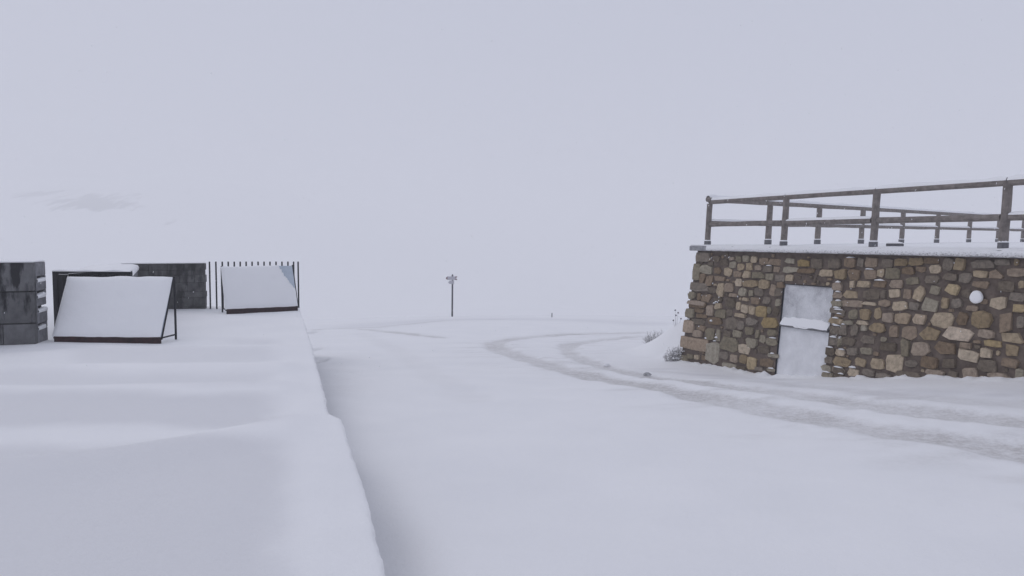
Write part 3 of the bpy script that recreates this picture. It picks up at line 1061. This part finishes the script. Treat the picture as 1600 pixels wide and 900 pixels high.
back = thing('wooden_railing', (*(W_CORNER + B_DIR * .2)[:2], ROOF_Z), 'weathered log railing running back from the roof corner, behind the front one', 'railing', None)
P0 = rail_pt(.24, 0)[:2]
def back_pt(px):
    s = (px - 800) / FPX
    t = (s * P0[1] - P0[0]) / (B_DIR[0] - s * B_DIR[1])
    return P0 + B_DIR[:2] * t
bp = [back_pt(px) for px in (1199, 1276, 1344, 1407, 1462, 1512, 1557, 1596, 1632)]
RT2 = 2.43
for p in bp:
    round_post(back, np.array([p[0], p[1], ROOF_Z + .02]), RT2 - ROOF_Z - .03, .072)
chain = [P0 - B_DIR[:2] * .08] + bp
for a, b in zip(chain[:-1], chain[1:]):
    hA = RT2 - ROOF_Z
    A, B = np.array([*a, RT2]) + LEAN * hA, np.array([*b, RT2]) + LEAN * hA
    log(back, 'top_rail', A, B, .062)
    A, B = np.array([*a, ROOF_Z + hA * .50]) + LEAN * hA * .5, np.array([*b, ROOF_Z + hA * .50]) + LEAN * hA * .5
    dd = (B - A) / np.linalg.norm(B - A)
    log(back, 'middle_rail', A + dd * .07, B - dd * .07, .055, lump=.4)

# half-buried slab on the roof and a disc added on the wall for a blurred snowflake
s0 = thing('roof_slab', (*at_depth(1398, 385, 14.5)[:2], ROOF_Z), 'small grey slab half buried in snow on the stone building roof', 'slab')
c = np.array(s0.location)
MB().frame_box(c, (.9, -.43, 0), (.43, .9, 0), (0, 0, 1), -.15, .15, -.12, .12, -.02, .062, .015).build('slab', M['bracket'], s0)
rows = []
for i in range(9):
    k = -1 + 2 * i / 8
    rows.append([c + np.array([.9, -.43, 0]) * .17 * k + np.array([.43, .9, 0]) * .135 * y + np.array([0, 0, .06 + .035 * max(0, 1 - k * k) * max(0, 1 - y * y) + .004]) for y in (-1, -.6, 0, .6, 1)])
MB().strip(rows).build('snow_cap', M['snow'], s0, smooth=True)

ub, vb = wall_uv(1528, 464)
mb = MB()
rows = []
for k, t in ((.092, .02), (.094, .045), (.086, .058), (.068, .066), (.04, .070), (.012, .071)):
    rows.append([wall_p(ub + math.cos(a) * k * (1 + .05 * math.sin(3 * a)), vb + math.sin(a) * k, t) for a in [2 * math.pi * i / 20 for i in range(20)]])
mb.strip(rows, closed=True)
mb.add(rows[-1], [tuple(range(20))])
sb = mb.build('blurred_flake', M['snow'], None, smooth=True)
tag(sb, 'round white disc on the stone wall standing in for an out-of-focus snowflake, right of the door', 'blurred snowflake')

# ------------------------------------------------------------------ tilted display stands
def display_stand(cx_px, base_py, width, yaw, label, bare, lift=0.0, depth=.42, z_top=.98):
    base = at_z(cx_px, base_py, 0.0)
    st = thing('display_stand', (base[0], base[1], 0), label, 'display stand')
    ax = np.array([math.cos(yaw), -math.sin(yaw), 0]); ay = np.array([math.sin(yaw), math.cos(yaw), 0]); az = np.array([0, 0, 1.0])
    o = np.array([base[0], base[1], 0.0])
    w = width / 2
    # low board along the front
    MB().frame_box(o, ax, ay, az, -w, w, -.01, .03, -.03, .10, .006).build('front_board', M['maroon'], st)
    # sloping panel
    d = ay * depth + az * (z_top - .10)
    ln = np.linalg.norm(d); d = d / ln
    nn = np.cross(ax, d)
    po = o + az * .10
    pn = MB().frame_box(po, ax, nn, d, -w, w, -.035, 0, 0, ln, .006).build('panel', M['steel_panel'] , st)
    # snow on the panel, missing where it slid off
    nu, nv = 44, 34
    mb = MB()
    idx = {}
    vs, fs = [], []
    for j in range(nv + 1):
        for i in range(nu + 1):
            a, b = i / nu, j / nv
            ed = min(a, 1 - a, b * .8, (1 - b) * .8)
            th = .008 + .05 * (1 - math.exp(-max(ed, 0) / .03)) + .012 * float(fbm(np.array(a * 5 + yaw), np.array(b * 4), 44, 3))
            cut = bare(a, b) + .02 * float(fbm(np.array(a * 14), np.array(b * 14), 45, 3))
            th = th * min(1, max(0, cut / .03))
            if j == 0:
                th *= .6
            bb = b * ln * 1.012 + (.014 * float(fbm(np.array(a * 6), np.array(yaw), 46, 2)) if j == nv else 0) - .012 * (j == 0)
            vs.append(po + ax * (-w - .03 + (2 * w + .03) * a) + d * bb + nn * (th - .004 * (cut <= 0)))
            idx[i, j] = cut
    for j in range(nv):
        for i in range(nu):
            if max(idx[i, j], idx[i + 1, j], idx[i, j + 1], idx[i + 1, j + 1]) > 0:
                k = j * (nu + 1) + i
                fs.append((k, k + 1, k + nu + 2, k + nu + 1))
    mb.add(vs, fs).build('snow_layer', M['snow'], st, smooth=True)
    for sx in (-1, 1):
        e = o + ax * sx * (w + .012)
        MB().tube(e + ay * (depth + .02) + az * -.25, e + ay * (depth + .02) + az * (z_top + .015), .017, n=8).build('leg', M['black_metal'], st)
        MB().tube(e + ay * .03 + az * .085, e + ay * (depth + .005) + az * .085, .013, n=8).build('strut', M['black_metal'], st)
        MB().tube(e + ay * .012 + az * .06, e + ay * (depth + .005) + az * (z_top + .0), .012, n=8).build('panel_edge', M['black_metal'], st)
    return st


display_stand(167.5, 536, 1.69, math.radians(4), 'nearer tilted display board fully covered in snow, in front of the slatted gate', lambda a, b: 1.0)
display_stand(411, 487.5, 1.50, math.radians(-30), 'farther tilted display board with a bare blue-grey corner, by the picket fence',
              lambda a, b: min(1.0, float(np.interp(b, [.28, .40, .55, .75, .95, 1.0], [1.06, .985, .93, .86, .81, .80])) - a, (.985 - b) * 2 + .012))

# ------------------------------------------------------------------ wet stone pier at the far left
A_dir = np.array([-.28, .96, 0.0])                       # the terrace runs this way
A_right = np.array([.96, .28, 0.0])
pier_o = at_z(56, 539, 0.0)
PW, PD, PH = 1.9, .62, 1.235
pier = thing('stone_pier', pier_o, 'wet dark stone pier at the far left with snow in its side joints', 'pier')
MB().frame_box(pier_o, A_right, A_dir, (0, 0, 1), -PW + .02, -.07, .02, PD - .02, -.3, PH - .01).build('core', M['dark_joint'], pier)
# big dressed blocks on the front
rows_ = [(-.3, .32), (.33, .80), (.81, PH)]
for z0, z1 in rows_:
    xs_ = {-.3: [-PW, -1.05, -.42, 0], .33: [-PW, -1.3, -.72, 0], .81: [-PW, -.98, 0]}[z0]
    for a, b in zip(xs_[:-1], xs_[1:]):
        MB().frame_box(pier_o, A_right, A_dir, (0, 0, 1), a + .004, b - .004, R.uniform(-.01, .004), .14, z0 + .004, z1 - .004, .008).build('block', M['wet_stone'], pier)
# dressed side with narrow slots that hold snow
slots = [(.215, .30), (.475, .565), (.70, .80), (.945, 1.02)]
zs = [-.3] + [z for sl_ in slots for z in sl_] + [PH]
for k in range(0, len(zs), 2):
    MB().frame_box(pier_o, A_right, A_dir, (0, 0, 1), -.25, (.0, .006, -.004, .004, 0)[k // 2], .145, PD, zs[k] + .002, zs[k + 1] - .002, .010).build('side_stone', M['grey_side'], pier)
for k, (z0, z1) in enumerate(slots):
    ya, yb = ((.15, .52), (.18, PD + .01), (.16, .57), (.18, .58))[k]
    MB().frame_box(pier_o, A_right, A_dir, (0, 0, 1), -.25, -.002, .145, ya, z0, z1).build('side_stone', M['grey_side'], pier)
    if yb < PD - .03:
        MB().frame_box(pier_o, A_right, A_dir, (0, 0, 1), -.25, -.002, yb, PD, z0, z1).build('side_stone', M['grey_side'], pier)
    rws = []
    for i in range(8):
        yy = ya + (yb - ya) * i / 7
        hh = (z1 - z0) * (.35 + .3 * i / 7 + R.uniform(-.06, .06))
        P = lambda x, z: pier_o + A_right * x + A_dir * yy + np.array([0, 0, z])
        rws.append([P(.004, z0 - .014), P(.012, z0 + hh * .3), P(.006, z0 + hh * .8), P(-.05, z0 + hh)])
    MB().strip(rws).build('ledge_snow', M['snow'], pier, smooth=True)
mb = MB()
mb.frame_box(pier_o, A_right, A_dir, (0, 0, 1), -PW, .0, .0, PD, PH + .002, PH + .022, .01)
mb.build('top_snow', M['snow'], pier)

# ------------------------------------------------------------------ slatted gate between pier and rear wall
gL, gR = at_depth(86, 423, 12.9), at_depth(203, 424, 12.75)
GH = .5 * (gL[2] + gR[2])
gate = thing('slatted_gate', (gL[0], gL[1], 0), 'black metal gate of close upright slats behind the nearer display board', 'gate')
gd = np.array([gR[0] - gL[0], gR[1] - gL[1], 0]); gl = np.linalg.norm(gd); gd /= gl
gn = np.array([-gd[1], gd[0], 0])
go = np.array([gL[0], gL[1], 0.0])
MB().frame_box(go, gd, gn, (0, 0, 1), -.035, .045, -.03, .03, -.2, GH - .01, .006).build('gate_post', M['black_metal'], gate)
MB().frame_box(go, gd, gn, (0, 0, 1), gl - .04, gl + .03, -.03, .03, -.2, GH - .01, .006).build('gate_post', M['black_metal'], gate)
ns = int(gl / .1)
for i in range(ns):
    x = .07 + (gl - .13) * i / ns
    MB().frame_box(go, gd, gn, (0, 0, 1), x, x + .076, -.012, .012, .03, GH - .06).build('slat', M['black_metal'], gate)
MB().frame_box(go, gd, gn, (0, 0, 1), -.04, gl + .03, -.025, .025, GH - .055, GH - .008, .005).build('top_bar', M['black_metal'], gate)
MB().frame_box(go, gd, gn, (0, 0, 1), .05, gl - .04, -.02, .02, .05, .09).build('bottom_bar', M['black_metal'], gate)
rws = []
for i in range(15):
    x = -.04 + (gl + .07) * i / 14
    h = .02 + .012 * math.sin(i * 1.3) + R.uniform(0, .008)
    rws.append([go + gd * x + gn * y + np.array([0, 0, GH - .008 + zz]) for y, zz in ((-.026, .0), (-.02, h * .8), (0, h), (.02, h * .8), (.026, 0))])
MB().strip(rws).build('bar_snow', M['snow'], gate, smooth=True)

# ------------------------------------------------------------------ dark rear wall with a snow-topped wing
cA, cB = at_z(213, 491, 0.0), at_z(320, 486, 0.0)
cA = np.array([at_depth(213, 450, 17.0)[0], 17.0, 0]); cB = np.array([at_depth(320, 450, 17.35)[0], 17.35, 0])
CZ = 1.6 - (412 - 372) * 17.2 / FPX
rear = thing('rear_wall', cB, 'dark slate stone wall behind the display boards, its left wing topped with snow', 'wall')
cd = (cA - cB); cl = np.linalg.norm(cd); cd /= cl
cn = np.array([-cd[1], cd[0], 0]);
if cn[1] < 0:
    cn = -cn
MB().frame_box(cB, cd, cn, (0, 0, 1), .03, cl + .3, .03, .38, -.4, CZ - .015).build('core', M['dark_joint'], rear)
z = -.4
RW = random.Random(12)
first = True
while z < CZ - .02:
    h = .46 if first else RW.choice([.11, .14, .17, .2])
    first = False
    z1 = min(z + h, CZ)
    if CZ - z1 < .07:
        z1 = CZ
    x = RW.uniform(-.02, .015)
    while x < cl + .3:
        w = RW.uniform(.16, .46)
        x1 = min(x + w, cl + .32)
        if cl + .32 - x1 < .1:
            x1 = cl + .32
        pr = RW.uniform(-.02, .012)
        MB().frame_box(cB, cd, cn, (0, 0, 1), x + .002, x1 - .002, pr * .5, .25, z + .002, z1 - .002, .007).build('block', M['slate'], rear)
        x = x1
    z = z1
MB().frame_box(cB, cd, cn, (0, 0, 1), .01, cl + .3, .02, .40, CZ + .002, CZ + .02, .008).build('top_snow', M['snow'], rear)
# the wing comes forward to the gate
wa = np.array([at_depth(215, 415, 16.9)[0], 16.9, 0]); wb = np.array([at_depth(201, 424, 13.05)[0], 13.05, 0])
wd2 = wb - wa; wl2 = np.linalg.norm(wd2); wd2 /= wl2
wnn = np.array([wd2[1], -wd2[0], 0])
if wnn[0] > 0:
    wnn = -wnn
WZ = CZ - .10
MB().frame_box(wa, wd2, wnn, (0, 0, 1), .0, wl2, .0, .9, -.4, WZ, .01).build('wing', M['grey_side'], rear)
rows = []
for i in range(25):
    k = i / 24
    rows.append([wa + wd2 * (wl2 * k) + wnn * y + np.array([0, 0, WZ + zz + (.012 * float(fbm(np.array(k * 6), np.array(y * 3), 66, 3)) if zz > .03 else 0)]) for y, zz in ((-.02, -.02), (-.03, .03), (-.005, .075), (.1, .10), (.5, .11), (.9, .09), (.93, -.02))])
MB().strip(rows).build('wing_snow', M['snow'], rear, smooth=True)

# ------------------------------------------------------------------ picket fence across the end of the terrace
fence = thing('picket_fence', (cB[0] + .08, 17.4, 0), 'black picket fence of thin upright bars at the end of the terrace', 'fence')
xs_px = [327, 337, 347] + [347 + 9.33 * k for k in range(1, 12)] + [459 - .5, 465.5]
xs_px = sorted(set(round(x, 1) for x in xs_px))
for px in xs_px:
    Yd = 17.40 + (px - 327) * .002
    X = (px - 800) / FPX * Yd
    MB().tube((X, Yd, -.15), (X + .004, Yd, 1.6 - 36.7 * Yd / FPX), .0175, n=8).build('picket', M['black_metal'], fence)
x0, x1 = (326 - 800) / FPX * 17.4, (466 - 800) / FPX * 17.67
MB().frame_box(((x0 + x1) / 2, 17.53, 0), (1, .13, 0), (0, 1, 0), (0, 0, 1), -(x1 - x0) / 2, (x1 - x0) / 2, -.012, .012, -.06, -.02).build('bottom_rail', M['black_metal'], fence)

# ------------------------------------------------------------------ trail signpost on the brow
SB = on_ground(706, 494, 90)
SY = 44.5
SB = np.array([(706 - 800) / FPX * SY, SY, float(base_height((706 - 800) / FPX * SY, SY))])
k = SY / FPX
sp = thing('trail_signpost', SB, 'trail signpost with two pale pointed boards on the far brow', 'signpost')
ztop = 1.6 - (430 - 372) * k
MB().tube(SB + (0, 0, -.3), (SB[0] + .035, SY, ztop), .05, .046, 10).build('post', M['sign_pole'], sp)
def arrow(name, px0, px1, py0, py1, yy, notch, mat):
    mb = MB()
    zc = 1.6 - ((py0 + py1) / 2 - 372) * k; h = (py1 - py0) / 2 * k
    xa, xb = (px0 - 800) * k, (px1 - 800) * k
    pr = [(xa, 0), (xa + h * .9, h), (xb, h), (xb - (h * .8 if notch else 0), 0), (xb, -h), (xa + h * .9, -h)]
    vs = [(x, SY + y, zc + z) for y in (yy, yy + .025) for x, z in pr]
    mb.add(vs, [(0, 1, 2, 3, 4, 5), (11, 10, 9, 8, 7, 6)] + [(i, (i + 1) % 6, 6 + (i + 1) % 6, 6 + i) for i in range(6)])
    o = mb.build(name, mat, sp)
    return o, xa, xb, zc, h
o, xa, xb, zc, h = arrow('arrow_board', 696.4, 714.6, 431.8, 437.2, -.09, True, M['sign_white'])
MB().add([(xa - .003, SY - .094, zc), (xa + h * 1.0, SY - .094, zc + h * 1.02), (xa + h * 1.0, SY - .094, zc - h * 1.02), (xa - .003, SY - .088, zc), (xa + h * 1.0, SY - .088, zc + h * 1.02), (xa + h * 1.0, SY - .088, zc - h * 1.02)],
         [(0, 2, 1), (3, 4, 5), (0, 1, 4, 3), (1, 2, 5, 4), (2, 0, 3, 5)]).build('arrow_tip', M['red_tip'], o)
for s in (-1, 1):
    a = zc + s * h * .3; b = zc + s * h * 1.02
    pts = [(xb - h * 1.1, a), (xb - h * 1.1, b), (xb + .004, b), (xb - h * .5, a)]
    MB().add([(x, SY - .094, z) for x, z in pts] + [(x, SY - .088, z) for x, z in pts], [(0, 1, 2, 3), (7, 6, 5, 4)] + [(i, (i + 1) % 4, 4 + (i + 1) % 4, 4 + i) for i in range(4)]).build('tail_mark', M['red_tip'], o)
arrow('lower_board', 700.2, 709.5, 438.2, 443.6, -.085, False, M['sign_white'])
MB().tube((SB[0] + .035, SY, ztop), (SB[0] + .035, SY, ztop + .05), .055, .03, 8).build('post_cap', M['sign_pole'], sp)

# small stake on the brow
kY = 44.0
q_ = np.array([(862.5 - 800) / FPX * kY, kY, float(base_height((862.5 - 800) / FPX * kY, kY))])
stake = MB().tube(q_ + (0, 0, -.2), q_ + (.01, 0, .20), .032, .024, 7).tube(q_ + (.01, 0, .20), q_ + (.01, 0, .23), .034, .02, 7).build('marker_stake', M['sign_pole'])
tag(stake, 'short dark stake in the snow on the far brow right of the signpost', 'stake')

# ------------------------------------------------------------------ frosted bushes
def twig_bush(name, base, rx, ry, hgt, n, label, cat, mats, lean=(0, 0, 0), snow=True, r0=.006):
    th = thing(name, base, label, cat)
    mb, ms = MB(), MB()
    RB = random.Random(hash(name + label) % 1000 if False else len(label) * 7)
    for _ in range(n):
        a, q1 = RB.uniform(0, 6.28), math.sqrt(RB.random())
        bx, by = math.cos(a) * q1 * rx, math.sin(a) * q1 * ry
        p = np.array(base) + np.array([bx, by, float(base_height(base[0] + bx, base[1] + by) - base_height(base[0], base[1])) - .02])
        h = hgt * (1 - .55 * q1 * q1) * RB.uniform(.55, 1.1)
        t = p + np.array([bx * .55 + RB.uniform(-.3, .3) * h + lean[0] * h, by * .4 + RB.uniform(-.3, .3) * h + lean[1] * h, h])
        m_ = (p + t) / 2 + np.array([RB.uniform(-.1, .1) * h, 0, .1 * h])
        mb.tube(p, m_, r0, r0 * .8, 4, cap=False).tube(m_, t, r0 * .8, r0 * .35, 4)
        for _k in range(3):
            f = RB.uniform(.35, .95)
            s = p + (t - p) * f
            e = s + np.array([RB.uniform(-1, 1), RB.uniform(-1, 1), RB.uniform(.1, 1)]) * h * .26
            mb.tube(s, e, r0 * .55, r0 * .3, 3)
            if snow and RB.random() < .75:
                r = RB.uniform(.010, .022) * (hgt / .35)
                cc = e
                oc = [cc + np.array(v) * r for v in ((1.3, 0, 0), (0, 1.3, 0), (-1.3, 0, 0), (0, -1.3, 0), (0, 0, 1), (0, 0, -.6))]
                ms.add(oc, [(0, 1, 4), (1, 2, 4), (2, 3, 4), (3, 0, 4), (1, 0, 5), (2, 1, 5), (3, 2, 5), (0, 3, 5)])
    mb.build('stems', mats, th)
    if snow:
        o = ms.build('snow_tufts', M['snow'], th, smooth=True)
        o['kind'] = 'stuff'
    return th


b1 = np.array([226 / FPX * 19.6, 19.6, 0]); b1[2] = float(base_height(b1[0], b1[1])) + .05
twig_bush('frosted_bush', b1, .24, .2, .30, 110, 'small frost covered bush on the snow bank left of the stone building', 'bush', M['twig'])
b2 = on_ground(1054, 571)
b2 = wall_p(-.30, 2.44, .08); b2[2] = float(base_height(b2[0], b2[1])) - .02
twig_bush('dry_grass_clump', b2, .20, .10, .40, 90, 'snow laden dry grass clump at the foot of the stone building corner', 'grass clump', M['twig'], lean=(.28, .1, 0), r0=.008)
b3 = at_depth(1056, 506, 18.0); b3[2] = float(base_height(b3[0], b3[1]))
th = thing('bare_plant', b3, 'thin dry plant with dark seed heads sticking out of the bank by the wall', 'plant')
mb, mh = MB(), MB()
for dx, hh in ((-.02, .36), (0, .24), (.05, .30), (.12, .16), (-.06, .12)):
    p = b3 + np.array([dx * .4, 0, -.05]); t = b3 + np.array([dx, 0, hh])
    mb.tube(p, t, .004, .003, 4)
    oc = [t + np.array(v) * .024 for v in ((1, 0, 0), (0, 1, 0), (-1, 0, 0), (0, -1, 0), (0, 0, 1), (0, 0, -1))]
    mh.add(oc, [(0, 1, 4), (1, 2, 4), (2, 3, 4), (3, 0, 4), (1, 0, 5), (2, 1, 5), (3, 2, 5), (0, 3, 5)])
mb.build('stems', M['twig'], th)
mh.build('seed_heads', M['bracket'], th)

# clods of dirty snow on the road
def clod(px, py, r, label, mat):
    p = on_ground(px, py)
    RB = random.Random(int(px))
    mb = MB()
    rows = []
    for k, z in ((1.0, -.3), (1.05, .1), (.85, .5), (.5, .8), (.1, .9)):
        rows.append([p + np.array([math.cos(a) * r * 1.5 * k * RB.uniform(.85, 1.15), math.sin(a) * r * k * RB.uniform(.85, 1.15), z * r * RB.uniform(.85, 1.1)]) for a in [2 * math.pi * i / 9 for i in range(9)]])
    mb.strip(rows, closed=True)
    mb.add(rows[-1], [tuple(range(9))])
    o = mb.build('slush_clod', mat, None)
    tag(o, label, 'clod')
M['dirty_snow'] = simple_material('dirty_snow', (.24, .24, .245), (.6, .6, .61), 18, .8, .6, .01)
clod(1011, 585.5, .05, 'dark slush clod on the inner wheel rut left of the stone building', M['dirty_snow'])
clod(948, 571, .05, 'pale snow clod on the inner wheel rut near the bend', M['snow'])

# ------------------------------------------------------------------ falling snow
fl = MB()
RF = random.Random(77)
for _ in range(1500):
    p = np.array([RF.uniform(-12, 12), RF.uniform(8, 19), RF.uniform(.1, 4.5)])
    r = RF.uniform(.003, .007); L = RF.uniform(.006, .016)
    d = np.array([RF.uniform(-.9, .2), 0, -1.0]); d /= np.linalg.norm(d)
    sx = np.array([-d[2], 0, d[0]])
    fl.add([p - d * L, p + d * L, p + sx * r, p - sx * r, p + np.array([0, r, 0]), p - np.array([0, r, 0])],
           [(0, 2, 4), (0, 4, 3), (0, 3, 5), (0, 5, 2), (1, 4, 2), (1, 3, 4), (1, 5, 3), (1, 2, 5)])
fo = fl.build('falling_snow', M['snow'])
tag(fo, 'small snowflakes falling through the air', None, kind='stuff')

# ------------------------------------------------------------------ the foggy air
hz_m = bpy.data.materials.new('fog')
hz_m.use_nodes = True
hn, hl = hz_m.node_tree.nodes, hz_m.node_tree.links
hn.clear()
ho = hn.new('ShaderNodeOutputMaterial')
pv = hn.new('ShaderNodeVolumePrincipled')
pv.inputs['Color'].default_value = (.995, .996, .998, 1)
pv.inputs['Density'].default_value = .0026
pv.inputs['Anisotropy'].default_value = 0.0
hl.new(pv.outputs[0], ho.inputs['Volume'])
hz_m.cycles.homogeneous_volume = True
zlo, zhi = float(GZ.min()) - 1, float(max(GZ.max(), 4)) + 3
XM, Y0, Y1 = float(GX.max()) + 5, float(GY.min()) - 5, float(GY.max()) + 5
XL = float(GX.min()) - 5
haze = MB()
haze.add([(x, y, z) for z in (zlo, zhi) for y in (Y0, Y1) for x in (XL, XM)],
         [(0, 2, 3, 1), (4, 5, 7, 6), (0, 1, 5, 4), (2, 6, 7, 3), (0, 4, 6, 2), (1, 3, 7, 5)])
hz = haze.build('haze', hz_m)
hz['kind'] = 'stuff'
hz['label'] = 'pale fog filling the air over the whole place'
print('haze', zlo, zhi, 'ground verts', GX.size, 'terrace', TX.size)
